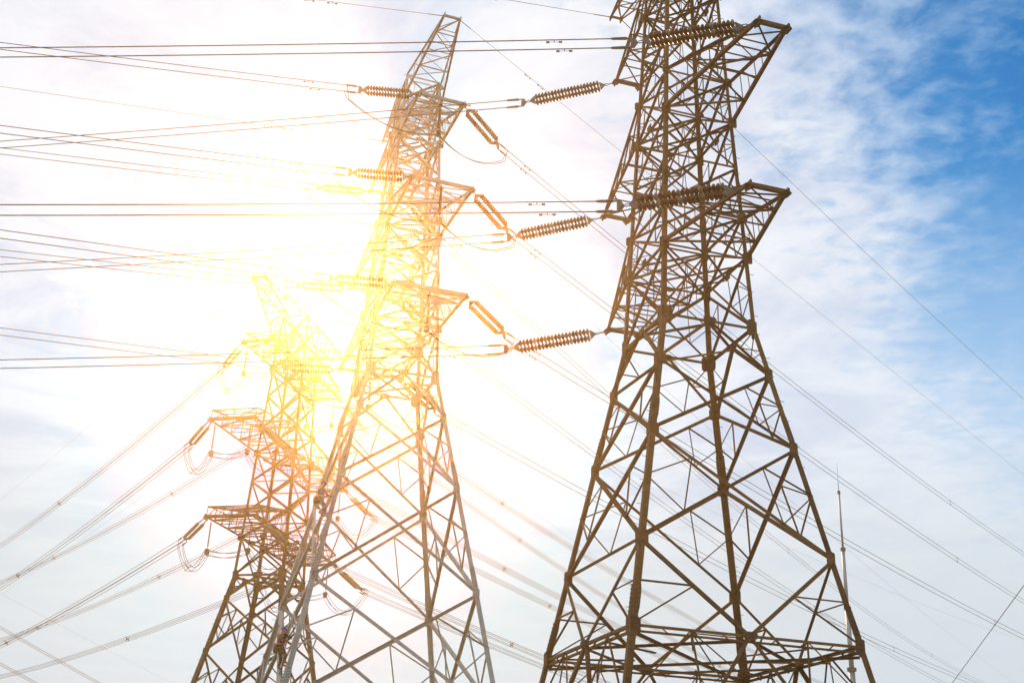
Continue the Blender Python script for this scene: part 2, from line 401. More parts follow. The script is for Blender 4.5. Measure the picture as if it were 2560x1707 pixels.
# ------------------------------------------------------------------ ground and air
gm = bpy.data.materials.new('rough_grass'); gm.use_nodes = True
_t = gm.node_tree; _b = _t.nodes['Principled BSDF']; _g = _t.nodes.new('ShaderNodeNewGeometry')
_n1 = _t.nodes.new('ShaderNodeTexNoise'); _n1.inputs['Scale'].default_value = .08; _n1.inputs['Detail'].default_value = 8
_n2 = _t.nodes.new('ShaderNodeTexNoise'); _n2.inputs['Scale'].default_value = 3.0; _n2.inputs['Detail'].default_value = 8
for _n in (_n1, _n2): _t.links.new(_g.outputs['Position'], _n.inputs['Vector'])
_mx = _t.nodes.new('ShaderNodeMix'); _mx.data_type = 'RGBA'; _mx.inputs[6].default_value = (.05, .075, .025, 1); _mx.inputs[7].default_value = (.17, .14, .08, 1)
_mr = _t.nodes.new('ShaderNodeMapRange'); _mr.inputs[1].default_value = .42; _mr.inputs[2].default_value = .62
_ad = _t.nodes.new('ShaderNodeMath'); _ad.operation = 'MULTIPLY_ADD'; _ad.inputs[1].default_value = .5
_t.links.new(_n1.outputs[0], _ad.inputs[0]); _hf = _t.nodes.new('ShaderNodeMath'); _hf.operation = 'MULTIPLY'; _hf.inputs[1].default_value = .5
_t.links.new(_n2.outputs[0], _hf.inputs[0]); _t.links.new(_hf.outputs[0], _ad.inputs[2]); _t.links.new(_ad.outputs[0], _mr.inputs[0])
_t.links.new(_mr.outputs[0], _mx.inputs[0]); _t.links.new(_mx.outputs[2], _b.inputs['Base Color']); _b.inputs['Roughness'].default_value = .95
_bp = _t.nodes.new('ShaderNodeBump'); _bp.inputs['Strength'].default_value = .6; _t.links.new(_n2.outputs[0], _bp.inputs['Height']); _t.links.new(_bp.outputs[0], _b.inputs['Normal'])
b = MB(); NG = 48; GS = 4000.0
b.add([(-GS + 2 * GS * i / NG, -GS + 2 * GS * j / NG, 0) for j in range(NG + 1) for i in range(NG + 1)],
      [(j * (NG + 1) + i, j * (NG + 1) + i + 1, (j + 1) * (NG + 1) + i + 1, (j + 1) * (NG + 1) + i) for j in range(NG) for i in range(NG)])
tag(b.build('ground', gm), 'rough grassy ground under the pylons', kind='structure')

hm = bpy.data.materials.new('glow_haze'); hm.use_nodes = True; _t = hm.node_tree; _t.nodes.clear()
_o = _t.nodes.new('ShaderNodeOutputMaterial'); _v = _t.nodes.new('ShaderNodeVolumePrincipled')
HAZE_D = 0.0015  # added amber haze: scatters the sun to make the glow over the steel
_v.inputs['Color'].default_value = (1.0, 0.65, 0.31, 1); _v.inputs['Density'].default_value = HAZE_D; _v.inputs['Anisotropy'].default_value = 0.92
_t.links.new(_v.outputs[0], _o.inputs['Volume'])
b = MB(); b.box((0, 0, 22.5), (4050, 0, 0), (0, 4050, 0), (0, 0, 23.5))
tag(b.build('haze', hm), 'added warm haze that carries the sun glow round the pylons', kind='stuff')

# ------------------------------------------------------------------ right pylon
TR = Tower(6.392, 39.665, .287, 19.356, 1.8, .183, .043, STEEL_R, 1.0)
T = TR; zK1, zK2, zK3, zRG = 17.491, 14.711, 10.903, 8.128
r3b, r3t, r2b, r2t, r1b, r1t, rgb_, rg = 22.19, 23.90, 28.16, 30.05, 34.44, 36.2, 37.5, 39.26
T.legs([0, zRG, zK3, zK2, zK1, 19.356, r3b, r2b, r1b, rg], [.25, .25, .24, .24, .23, .20, .19, .17, .15])
T.hbeam(19.356, .13, mids=True); T.hbeam(zRG, .12, mids=True, dbl=True)
T.K(19.356, zK1, .14, .062); T.X(zK1, zK2, .138, .066); T.X(zK2, zK3, .142, .07); T.K(zK3, zRG, .14, .075, up=False)
T.plan(19.356, .10); T.plan(zRG, .11, True, True)
for c1, c2, n in FACES:
    for f in (.125, .25, .375, .625, .75, .875):
        T.mem('redundant_strut', T.F(c1, c2, f, zRG + .02), T.F(c1, c2, f + (.04 if f < .5 else -.04), zRG - .2), .06, n, -.07)
# hip bracing under the ring: from mid beams down to the legs
for c1, c2, n in FACES:
    ap = T.F(c1, c2, .5, zRG)
    for c, o in ((c1, c2), (c2, c1)):
        foot = T.P(c, 1.0); T.mem('diagonal_brace', ap, foot, .15, n, -.03, trim=.1)
        q1 = T.F(c, o, .25, zRG)
        for f in (.33, .66):
            T.mem('redundant_strut', ap.lerp(foot, f), T.P(c, zRG + (1.0 - zRG) * f), .08, n, -.03)
            T.mem('redundant_strut', ap.lerp(foot, f), q1 if f < .5 else T.P(c, zRG + (1.0 - zRG) * .33), .07, n, -.06, flip=True)
        T.mem('redundant_strut', q1, T.P(c, zRG + (1.0 - zRG) * .33), .07, n, -.02)
        T.mem('redundant_strut', q1, ap.lerp(foot, .2), .065, n, -.08)
for a, bb in (('B', 'D'), ('D', 'C'), ('C', 'A'), ('A', 'B')):
    p = T.F(a, bb, .25, zRG); q = T.F(a, bb, .75, zRG); ctr = Vector((0, 0, zRG))
    T.mem('plan_brace', p, ctr.lerp(p, .45), .07, (0, 0, 1), -.2); T.mem('plan_brace', q, ctr.lerp(q, .45), .07, (0, 0, 1), -.2)
def upper(T, zs, wd, rd, arms, hb):
    for i in range(len(zs) - 1):
        dz = zs[i + 1] - zs[i]
        T.X(zs[i + 1], zs[i], wd, rd if dz > 1.5 else 0.0)
    for z in hb: T.hbeam(z, wd * .95, mids=(z in arms)); 
    for z in arms: T.plan(z, wd * .75, True, True)
upper(T, [19.356, r3b, r3t, 26.1, r2b, r2t, 32.3, r1b, r1t, rgb_, rg], .105, .05, (r3b, r2b, r1b), (r3b, r3t, r2b, r2t, r1b, r1t, rgb_, rg))
for zb, zt, rc, t in ((r3b, r3t, 6.2, .69), (r2b, r2t, 7.1, .555), (r1b, r1t, 5.71, .571)):
    for sg in (-1, 1): T.arm(sg, zb, zt, rc, t, 4, .155, .066)
for sg in (-1, 1): T.peak(sg, rgb_, rg, rg, 7.15, .265, 5, .11, .055)
T.corner_plates(19.356, .31); T.corner_plates(zRG, .26, 4)
for z in (zK1, zK2, zK3): T.corner_plates(z, .24, 2)
for z in (r3b, r2b, r1b): T.corner_plates(z, .19, 3)
for c in 'BDAC': T.splice(c, zK2 + .75, 1.05, .26); T.splice(c, zRG + .75, 1.1, .27); T.splice(c, r2b - 3.1, .7, .2); T.splice(c, r3b + 3.0, .0 + .6, .2)
T.step('B', 1.5, rg); T.step('C', 1.5, rg); T.step('D', 14, rg, .84)
T.done()
tag(T.root, 'tall dark weathered lattice pylon on the right, its top cut off by the frame', 'pylon', 'lattice transmission pylons')

# ------------------------------------------------------------------ middle pylon
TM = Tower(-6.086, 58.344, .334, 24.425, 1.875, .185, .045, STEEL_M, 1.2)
T = TM; mK1, mK2, mK3, mK4 = 22.186, 18.351, 13.13, 7.4
m3b, m3t, m2b, m2t, m1b, m1t, mgb, mg = 27.22, 28.9, 32.81, 34.5, 38.82, 40.3, 41.45, 43.1
T.legs([0, mK4, mK3, mK2, mK1, 24.425, m3b, m2b, m1b, mg], [.30, .29, .28, .27, .25, .22, .20, .18, .15])
T.hbeam(24.425, .15, mids=True); T.K(24.425, mK1, .17, .08); T.X(mK1, mK2, .18, .09); T.X(mK2, mK3, .19, .10); T.X(mK3, mK4, .20, .10); T.K(mK4, 0.6, .2, .1, up=False)
T.plan(24.425, .10, True, True); T.hbeam(0.6, .15)
upper(T, [24.425, m3b, m3t, 30.8, m2b, m2t, 36.7, m1b, m1t, mgb, mg], .13, .065, (m3b, m2b, m1b), (m3b, m3t, m2b, m2t, m1b, m1t, mgb, mg))
for zb, zt, rc, t in ((m3b, m3t, 6.07, 1.853), (m2b, m2t, 6.895, 1.576), (m1b, m1t, 5.42, 1.263)):
    for sg in (-1, 1): T.arm(sg, zb, zt, rc, t, 4, .165, .07)
for sg in (-1, 1): T.peak(sg, mgb, mg, 43.52, 6.35 if sg < 0 else 6.93, .4525, 5, .13, .06)
T.corner_plates(24.425, .36); 
for z in (mK1, mK2, mK3): T.corner_plates(z, .27, 2)
for z in (m3b, m2b, m1b): T.corner_plates(z, .21, 3)
for c in 'BDAC': T.splice(c, mK2 + .8, 1.3, .29); T.splice(c, mK3 + .75, 1.2, .3); T.splice(c, mK4 + 1.0, 1.2, .31); T.splice(c, 36.0, .8, .2); T.splice(c, 30.2, .8, .22)
T.step('B', 1.5, mg); T.step('C', 1.5, mg); T.step('A', 1.5, 24, .84)
T.done()
tag(T.root, 'pale galvanised lattice pylon in the middle with two workers climbing its leg', 'pylon', 'lattice transmission pylons')

# ------------------------------------------------------------------ left pylon, farther off
KS = 1 / 1.6
def zl(z): return (z - 1.6) * KS + 1.6
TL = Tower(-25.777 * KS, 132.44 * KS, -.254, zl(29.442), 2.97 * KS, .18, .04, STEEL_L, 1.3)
T = TL; lW = zl(29.442); lK1, lK2, lK3 = zl(26.87), zl(21.07), zl(12.6)
l3b, l3t, l2b, l2t, l1b, l1t, lg = zl(33.74), zl(36.6), zl(43.6), zl(46.6), zl(54.33), zl(57.0), zl(61.07)
lm1, lm2 = zl(40.2), zl(50.6)
T.legs([0, lK3, lK2, lK1, lW, l3b, l2b, l1b, lg], [.30, .30, .30, .30, .245, .23, .20, .16])
# second angle of the built-up lower legs, standing off behind the first, with batten plates
for c in SG:
    a, b_ = SG[c]
    for z0, z1 in ((0, lK3), (lK3, lK2), (lK2, lW)):
        p = T.P(c, z0, .27); q = T.P(c, z1, .27); d = q - p; ln = d.length; d /= ln
        x = Vector((a, 0, 0)); x = (x - d * x.dot(d)).normalized(); y = d.cross(x)
        if y.y * b_ < 0: x, y = y, -x
        T.part('leg_angle', T.ang, basis(x * .16, y * .16, d * ln, p))
    z = 1.2
    while z < lW - .4:
        p = T.P(c, z, .15)
        T.plate(p, Vector((a, 0, 0)), Vector((0, 0, 1)), .12, .18, 0, name='batten_plate', off=.05); T.plate(p, Vector((0, b_, 0)), Vector((0, 0, 1)), .12, .18, 0, name='batten_plate', off=.05)
        z += 1.4
T.hbeam(lW, .18, mids=True); T.K(lW, lK1, .18, .10); T.X(lK1, lK2, .175, .11); T.X(lK2, lK3, .175, .11); T.K(lK3, .8, .18, .11, up=False)
T.plan(lW, .13, True, True)
upper(T, [lW, l3b, l3t, lm1, l2b, l2t, lm2, l1b, l1t, lg], .15, .0, (l3b, l2b, l1b), (l3b, l3t, l2b, l2t, l1b, l1t, lg))
for c1, c2, n in FACES:
    for z1 in (lm1, lm2):
        T.mem('crossbeam', T.P(c1, z1), T.P(c2, z1), .10, n, -.08)
for zb, zt, rc, t in ((l3b, l3t, (10.8, 11.35), 2.9), (l2b, l2t, (13.43, 13.4), 2.584), (l1b, l1t, (9.4, 9.2), 2.17)):
    for sg, r_ in ((-1, rc[0]), (1, rc[1])): T.arm(sg, zb, zt, r_ * KS, t * KS, 5, .185, .08, box=.70)
for sg in (-1, 1): T.peak(sg, l1t, lg, lg, 11.97 * KS, .728 * KS, 6, .15, .075)
T.corner_plates(lW, .34, 5)
for z in (l3b, l2b, l1b, lK1, lK2): T.corner_plates(z, .18, 3)
T.step('B', 3, lg - .5, .6); T.step('D', 3, lg - .5, .6)
T.done()
tag(T.root, 'far-off left pylon with wide box-ended arms and four-wire bundles', 'pylon', 'lattice transmission pylons')

# ------------------------------------------------------------------ insulators, conductors, jumpers
def disc_mesh(m, r, hgt, n=12):
    prof = [(.012, .0), (.05, .0), (.06, hgt * .10), (r * .98, hgt * .22), (r, hgt * .46), (r * .70, hgt * .74), (.06, hgt * .90), (.05, hgt * 1.0), (.012, hgt * 1.0)]
    b = MB(); vs = []; fs = []
    for q, z in prof:
        for j in range(n):
            t = 2 * math.pi * j / n; vs.append((q * math.cos(t), q * math.sin(t), z))
    for i in range(len(prof) - 1):
        for j in range(n): fs.append((i * n + j, i * n + (j + 1) % n, (i + 1) * n + (j + 1) % n, (i + 1) * n + j))
    b.add(vs, fs); return b.mesh('disc', m, True)
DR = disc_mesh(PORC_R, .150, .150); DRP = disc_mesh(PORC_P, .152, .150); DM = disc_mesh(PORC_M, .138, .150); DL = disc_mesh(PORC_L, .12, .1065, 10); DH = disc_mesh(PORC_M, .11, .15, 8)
UP = Vector((0, 0, 1))
def chain(b, p, q, r=.022):
    d = q - p; n = max(1, int(d.length / .16)); s = d.orthogonal().normalized(); s2 = d.normalized().cross(s)
    for i in range(n):
        a0, a1 = p + d * (i / n), p + d * ((i + 1) / n); w_ = (s if i % 2 else s2) * .035
        b.tube([a0 - w_, a1 - w_], r * .7, 5); b.tube([a0 + w_, a1 + w_], r * .7, 5)
def ins_string(label, A, d, link, nd, pitch, endl, sepv, sep, dmesh, group, alt=None, rods=1):
    """tension string: chain, yoke, twin rows of discs, yoke, chain.  returns the conductor end."""
    d = d.normalized(); root = empty('insulator_string', A)
    tag(root, label, 'insulator', group)
    s1 = (sepv - d * sepv.dot(d)).normalized(); nrm = d.cross(s1)
    def loc(t, o=0.0): return d * t + s1 * o
    h = MB()
    if rods == 2:
        for o in (-sep / 2, sep / 2): chain(h, loc(.05, o * .6), loc(link, o), .03)
    else:
        chain(h, loc(.02), loc(link - .22), .026)
        h.prism([loc(link - .26, 0), loc(link - .04, -sep / 2 - .05), loc(link + .0, -sep / 2 - .05), loc(link + .0, sep / 2 + .05), loc(link - .04, sep / 2 + .05)], nrm * .03)
    h.build('link_chain', HARD, root)
    zax = d; xax = s1; yax = d.cross(s1)
    for o in (-sep / 2, sep / 2):
        for i in range(nd):
            me = alt if (alt and i % 5 == 0) else dmesh
            put('disc', me, root, basis(xax, yax, zax, loc(link + .02 + i * pitch, o)))
    e = link + .02 + nd * pitch
    h = MB()
    h.prism([loc(e, -sep / 2 - .06), loc(e + .04, -sep / 2 - .06), loc(e + .24, 0 - .03), loc(e + .24, .03), loc(e + .04, sep / 2 + .06), loc(e, sep / 2 + .06)], nrm * .035)
    h.build('yoke_plate', HARD, root)
    h = MB(); chain(h, loc(e + .2), loc(e + endl), .026)
    h.build('end_link', HARD, root)
    return A + d * (e + endl)
def span_pts(E, az, m, k, smax, n=70):
    out = []
    for i in range(n + 1):
        s = smax * (i / n) ** 1.6
        out.append(Vector((s * math.cos(az), s * math.sin(az), -m * s + k * s * s)))
    return out
def damper(b, p, d):
    q = p - UP * .09; b.tube([p, q], .016, 5); b.tube([q - d * .22, q + d * .22], .008, 5)
    for sgn in (-1, 1): b.tube([q + d * sgn * .16, q + d * sgn * .27], .034, 6)
def bundle(label, E, az, m, k, smax, offs, rad, group, dampers=(), spacers=(), clampl=.5):
    root = empty('conductor_bundle', E); tag(root, label, 'power line', group)
    pts = span_pts(E, az, m, k, smax); d0 = Vector((math.cos(az), math.sin(az), -m)).normalized(); sd = Vector((-math.sin(az), math.cos(az), 0))
    OV = [sd * o[0] + UP * o[1] for o in offs]
    h = MB(); h.prism([d0 * -.02 + OV[0] * 1.15, d0 * .1 + OV[0], d0 * .1 + OV[-1], d0 * -.02 + OV[-1] * 1.15, d0 * -.16], (d0.cross(OV[0])).normalized() * .03)
    h.build('spreader_plate', HARD, root)
    for o in OV:
        b = MB(); b.tube([o + d0 * .08 + p for p in pts], rad, 6); b.build('conductor', WIRE, root, True)
        h = MB(); h.tube([o + d0 * .04, o + d0 * .22, o + d0 * .24, o + d0 * (clampl + .2), o + d0 * (clampl + .3)], [.02, .03, .055, .045, rad], 6); h.build('strain_clamp', HARD, root)
    for s in dampers:
        for j, o in enumerate(OV):
            ss = s - .35 * j; p = Vector((ss * math.cos(az), ss * math.sin(az), -m * ss + k * ss * ss)); h = MB(); damper(h, o + p + d0 * .08, d0); h.build('damper', HARD, root)
    for s in spacers:
        p = Vector((s * math.cos(az), s * math.sin(az), -m * s + k * s * s)); h = MB()
        for o in OV: h.tube([p + o * .42, p + o * 1.18], [.035, .05], 5)
        for i in range(len(OV)):
            j = (i + 1) % len(OV)
            if len(OV) > 2: h.tube([p + OV[i] * .45, p + OV[j] * .45], .04, 5)
        h.build('spacer', HARD, root)
    return root, OV, d0
def sagcurve(p, q, sag, n=18):
    return [p.lerp(q, i / n) - UP * (4 * sag * (i / n) * (1 - i / n)) for i in range(n + 1)]
def tip(T, a, b, z): return T.world((a, b, z))
PN = {'R': 'tall dark right pylon', 'M': 'pale middle pylon', 'L': 'far-off left pylon'}
LV = {'3': 'lowest', '2': 'middle', '1': 'top'}
def dirv(az, ms): return Vector((math.cos(az), math.sin(az), -ms)).normalized()

# right pylon: spans to the left only
RS = {'3R': (3.1742, .083139, -1, 6.2, .69, r3b), '2R': (3.1317, .07214, -1, 7.1, .555, r2b), '1L': (3.036, .083336, 1, 5.71, .571, r1b), '2L': (3.0413, .071425, 1, 7.1, .555, r2b), '3L': (3.1375, .085184, 1, 6.2, .69, r3b)}
for key, (az, m, sg, rc, t, z) in RS.items():
    A = tip(TR, -t, sg * rc, z - .05); arm_n = '%s %s arm' % (LV[key[0]], 'right' if sg < 0 else 'left')
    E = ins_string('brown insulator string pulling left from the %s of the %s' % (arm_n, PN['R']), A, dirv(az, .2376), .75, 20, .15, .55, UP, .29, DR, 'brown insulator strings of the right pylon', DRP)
    bundle('twin wires running left from the %s of the %s' % (arm_n, PN['R']), E, az, m, .0004, 185, [(0, .19), (0, -.19)], .0185, 'twin wires of the right pylon', dampers=(2.6,))
# middle pylon: spans both ways and jumpers
ML = {'1R': (3.3892, .085364), '2R': (3.4236, .083309), '3R': (3.4875, .072611), '1L': (3.4191, .085109), '2L': (3.4709, .091294), '3L': (3.4915, .05678)}
MR = {'1R': (.89145, .067608), '2R': (.908, .062561), '3R': (.86584, .067305), '1L': (1.0318, .085746), '2L': (.98994, .08657), '3L': (.88952, .075414)}
MA = {'3': (6.07, 1.853, m3b), '2': (6.895, 1.576, m2b), '1': (5.42, 1.263, m1b)}
for lv in '123':
    for sd_ in 'RL':
        rc, t, z = MA[lv]; sg = -1 if sd_ == 'R' else 1; key = lv + sd_; ends = []
        arm_n = '%s %s arm' % (LV[lv], 'right' if sg < 0 else 'left')
        for way, (az, m), a, ms in (('left', ML[key], -t, .124), ('right', MR[key], t, .307)):
            A = tip(TM, a, sg * rc, z - .05)
            E = ins_string('tan insulator string pulling %s from the %s of the %s' % (way, arm_n, PN['M']), A, dirv(az, ms), .5, 15, .15, .35, UP if way == 'left' else Vector((math.sin(az), -math.cos(az), .55)), .33 if way == 'left' else .37, DM, 'tan insulator strings of the middle pylon')
            bundle('twin wires running %s from the %s of the %s' % (way, arm_n, PN['M']), E, az, m, .0004, 185 if way == 'left' else 240, [(0, .2), (0, -.2)], .019, 'twin wires of the middle pylon', dampers=(2.6,), spacers=() if way == 'left' else (70, 140))
            ends.append((E, dirv(az, m)))
        H0 = tip(TM, 0, sg * (rc - .15), z); Hb = H0 - UP * 2.05
        root = empty('jumper_string', H0); tag(root, 'hanging jumper string with weight under the %s of the %s' % (arm_n, PN['M']), 'insulator', 'hanging jumper strings of the middle pylon')
        h = MB(); h.tube([(0, 0, -.05), (0, 0, -.2), (0, 0, -.22), (0, 0, -.26)], [.03, .03, .12, .12], 8); h.build('top_fitting', HARD, root)
        pp = []; rr = []
        for i in range(15): pp += [(0, 0, -.26 - i * .10), (0, 0, -.31 - i * .10)]; rr += [.085, .055]
        h = MB(); h.tube(pp, rr, 8); h.build('insulator_rod', PORC_M, root)
        h = MB(); h.tube([(0, 0, -1.74), (0, 0, -2.05)], .02, 6); h.tube([(0, 0, -1.92), (0, 0, -2.18)], [.16, .15], 10); h.build('weight', HARD, root)
        root = empty('jumper', Hb); tag(root, 'sagging twin jumper loop under the %s of the %s' % (arm_n, PN['M']), 'power line', 'jumper loops of the middle pylon')
        for o in (.06, -.06):
            b = MB(); pts = []
            E0, d0 = ends[0]; E1, d1 = ends[1]
            p0 = E0 + d0 * .9 - UP * .35; p1 = E1 + d1 * .9 - UP * .35; hh = Hb - UP * .05
            pts = [E0 + d0 * .75 + UP * (o * 3)] + sagcurve(p0, hh, .75)[1:] + sagcurve(hh, p1, .85)[1:-1] + [E1 + d1 * .75 + UP * (o * 3)]
            b.tube([q - Hb + Vector((o, o, 0)) for q in pts], .022, 6); b.build('conductor', WIRE, root, True)
# left pylon
LLs = {'1n': (2.1757, .075258), '2n': (2.1691, .076969), '3n': (2.1918, .079594), '1f': (2.2098, .067993), '2f': (2.217, .073587), '3f': (2.2456, .069305)}
LRs = {'1n': (1.05, .078), '2n': (1.02, .075), '3n': (1.01, .073), '1f': (1.0863, .088595), '2f': (1.0044, .068929), '3f': (1.0008, .070408)}
LA = {'3': (10.8 * KS, 11.35 * KS, 2.9 * KS, l3b), '2': (13.43 * KS, 13.4 * KS, 2.584 * KS, l2b), '1': (9.4 * KS, 9.2 * KS, 2.17 * KS, l1b)}
LSP = {'1n': (46, 75, 105), '2n': (51, 82, 110), '3n': (49, 78, 110), '1f': (27, 67, 104), '2f': (30, 72, 107), '3f': (31, 74, 110)}
Q4 = [(-.15, .15), (.15, .15), (.15, -.15), (-.15, -.15)]
for lv in '123':
    for nf in 'nf':
        r0, r1, t, z = LA[lv]; sg = -1 if nf == 'n' else 1; rc = r0 if nf == 'n' else r1; key = lv + nf; ends = []
        arm_n = '%s %s arm' % (LV[lv], 'left' if sg < 0 else 'right')
        for way, (az, m), a, ms, k in (('left', LLs[key], -t, .2545, .00064), ('right', LRs[key], t, .344, .0004)):
            A = tip(TL, a, sg * rc, z - .08); sdv = Vector((-math.sin(az), math.cos(az), 0))
            E = ins_string('greyish insulator string pulling %s from the %s of the %s' % (way, arm_n, PN['L']), A, dirv(az, ms), 0.84, 21, .1065, .28, sdv, .36, DL, 'grey insulator strings of the left pylon', None, 2)
            bundle('four-wire bundle running %s from the %s of the %s' % (way, arm_n, PN['L']), E, az, m, k, 120 if way == 'left' else 188, Q4, .019, 'four-wire bundles of the left pylon', spacers=[q * .844 for q in LSP[key]] if way == 'left' else (29, 59, 93))
            ends.append((E, dirv(az, m)))
        hang = []
        for a, nm in ((-t * .85, 'left'), (t * .75, 'right')):
            H0 = tip(TL, a, sg * (rc - .25), z - .05); hang.append(H0 - UP * 2.62 * .844)
            root = empty('jumper_string', H0); root.scale = (.844, .844, .844); tag(root, 'weighted jumper string, %s end of the %s, %s' % (nm, arm_n, PN['L']), 'insulator', 'hanging jumper strings of the left pylon')
            h = MB(); h.tube([(0, 0, 0), (0, 0, -.3)], .022, 5); h.build('link_chain', HARD, root)
            pp = []; rr = []
            for i in range(20): pp += [(0, 0, -.26 - i * .097), (0, 0, -.30 - i * .097), (0, 0, -.315 - i * .097)]; rr += [.035, .085, .035]
            h = MB(); h.tube(pp, rr, 8); h.build('insulator_rod', PORC_M, root)
            h = MB(); h.tube([(0, 0, -2.15), (0, 0, -2.4)], .022, 5); h.tube([(0, 0, -2.36), (0, 0, -2.40), (0, 0, -2.76), (0, 0, -2.82)], [.12, .19, .19, .12], 8); h.build('weight', HARD, root)
        root = empty('jumper', hang[0]); tag(root, 'looping four-wire jumper under the %s of the %s' % (arm_n, PN['L']), 'power line', 'jumper loops of the left pylon')
        (E0, d0), (E1, d1) = ends
        for i, o in enumerate(Q4):
            ov = Vector((o[0], 0, o[1]))
            pts = sagcurve(E0 + d0 * .8 + ov, hang[0] + ov, 1.45, 14) + sagcurve(hang[0] + ov, hang[1] + ov, .25, 10)[1:] + sagcurve(hang[1] + ov, E1 + d1 * .8 + ov, 1.45, 14)[1:]
            b = MB(); b.tube([q - hang[0] for q in pts], .019, 5); b.build('conductor', WIRE, root, True)
        h = MB(); q = sagcurve(E0 + d0 * .8, hang[0], 1.45, 14)[6] - hang[0]
        h.tube([q + Vector((-.22, 0, .22)), q + Vector((.22, 0, -.22))], .024, 5); h.tube([q + Vector((.22, 0, .22)), q + Vector((-.22, 0, -.22))], .024, 5); h.build('spacer', HARD, root)

def gwire(label, A, az, m, k, smax, rad=.0115, damp=True):
    root = empty('ground_wire', A); tag(root, label, 'power line', 'earth wires between the pylon peaks')
    b = MB(); b.tube(span_pts(A, az, m, k, smax), rad, 5); b.build('wire', WIRE, root, True)
    if damp:
        for s in (6.0, 7.2):
            h = MB(); p = Vector((s * math.cos(az), s * math.sin(az), -m * s)); damper(h, p, dirv(az, m)); h.build('damper', HARD, root)
    h = MB(); d = dirv(az, m); h.tube([d * 0, d * .9], .022, 5); h.build('end_fitting', HARD, root)
gwire('thin earth wire running left from the peak of the tall dark right pylon', tip(TR, -.265, 7.15, rg), 3.4191, .08, .0003, 240)
gwire('thin earth wire running right from the peak of the tall dark right pylon', tip(TR, .265, 7.15, rg), .83665, .0775, .0003, 250)
gwire('thin earth wire running left from the near peak of the pale middle pylon', tip(TM, -.4525, -6.35, 43.52), 3.3829, .0927, .0003, 240)
gwire('thin earth wire running left from the far peak of the pale middle pylon', tip(TM, -.4525, 6.93, 43.52), 3.4121, .0641, .0003, 200)
gwire('thin earth wire running right from the near peak of the pale middle pylon', tip(TM, .4525, -6.35, 43.52), .88, .01, .0001, 100)
gwire('thin earth wire running right from the far peak of the pale middle pylon', tip(TM, .4525, 6.93, 43.52), 1.0136, .055, .00015, 360)
gwire('thin earth wire running left from the near peak of the far-off left pylon', tip(TL, -.728 * KS, -11.97 * KS, lg), 2.1801, .06318, .00047, 127, .009)
gwire('thin earth wire running left from the far peak of the far-off left pylon', tip(TL, -.728 * KS, 11.97 * KS, lg), 2.1345, .01255, .00008, 127, .009)
gwire('thin earth wire running right from the near peak of the far-off left pylon', tip(TL, .728 * KS, -11.97 * KS, lg), .81797, .0952, .00047, 175, .009)
gwire('thin earth wire running right from the far peak of the far-off left pylon', tip(TL, .728 * KS, 11.97 * KS, lg), 1.0071, .1624, .00047, 175, .009)

# a farther line crossing low on the left, and a single wire near the camera low on the right
def ray(x, y):
    return ((x - 1280) / 2982.0 * _r2 - (y - 853.5) / 2982.0 * _u2 + _f).normalized()
def straight(label, p, q, offs, rad, sag, spacer_f=(), name='power_line', group=None):
    root = empty(name, p); tag(root, label, 'power line', group)
    d = (q - p).normalized(); sdv = d.cross(UP).normalized()
    for o in offs:
        b = MB(); b.tube([x - p + sdv * o[0] + UP * o[1] for x in sagcurve(p, q, sag, 24)], rad, 5); b.build('conductor', WIRE, root, True)
    for f in spacer_f:
        c = sagcurve(p, q, sag, 100)[int(f * 100)] - p; h = MB()
        for o in offs: h.tube([c, c + sdv * o[0] * 1.1 + UP * o[1] * 1.1], .04, 5)
        h.build('spacer', HARD, root)
def ppx(x, y, dist): return CAM + ray(x, y) * dist
straight('upper faint four-wire line slanting down at the lower left edge of the sky', ppx(-420, 1325, 190), ppx(900, 2060, 240), Q4, .022, .6, (.462,), group='faint four-wire lines at the lower left')
straight('lower faint four-wire line slanting down at the bottom left corner of the sky', ppx(-420, 1425, 190), ppx(900, 2130, 240), Q4, .022, .6, (.36,), group='faint four-wire lines at the lower left')
straight('single faint earth wire slanting above the four-wire lines at the lower left', ppx(-420, 1255, 190), ppx(900, 1935, 240), [(0, 0)], .013, .8)
WA, WB = ppx(2190, 1965, 105), ppx(2900, 1000, 24)
straight('single dark wire rising steeply to the right edge near the bottom right corner', WA + (WA - WB) * .5, WB + (WB - WA) * 1.2, [(0, 0)], .0125, .0)

# ------------------------------------------------------------------ lightning mast
mst = empty('lightning_mast', (21.77, 75, 0)); tag(mst, 'slim stepped lightning mast standing behind the right leg of the dark pylon', 'mast')
prof = [(0, 8.0, .27), (8.0, 13.44, .20), (13.44, 17.21, .155), (17.21, 20.94, .115), (20.94, 24.71, .07), (24.71, 26.70, .025)]
for i, (z0, z1, r) in enumerate(prof):
    h = MB(); h.tube([(0, 0, z0), (0, 0, z1)], [r, r * .92 if i < 5 else r * .5], 12); h.build('mast_section', MASTM, mst, True)
    if i:
        h = MB(); h.tube([(0, 0, z0 - .10), (0, 0, z0 + .10)], prof[i - 1][2] * 1.45, 12); h.build('flange', HARD, mst)
h = MB(); h.tube([(0, 0, -.2), (0, 0, .25)], .8, 12); h.build('footing', CONC, mst)

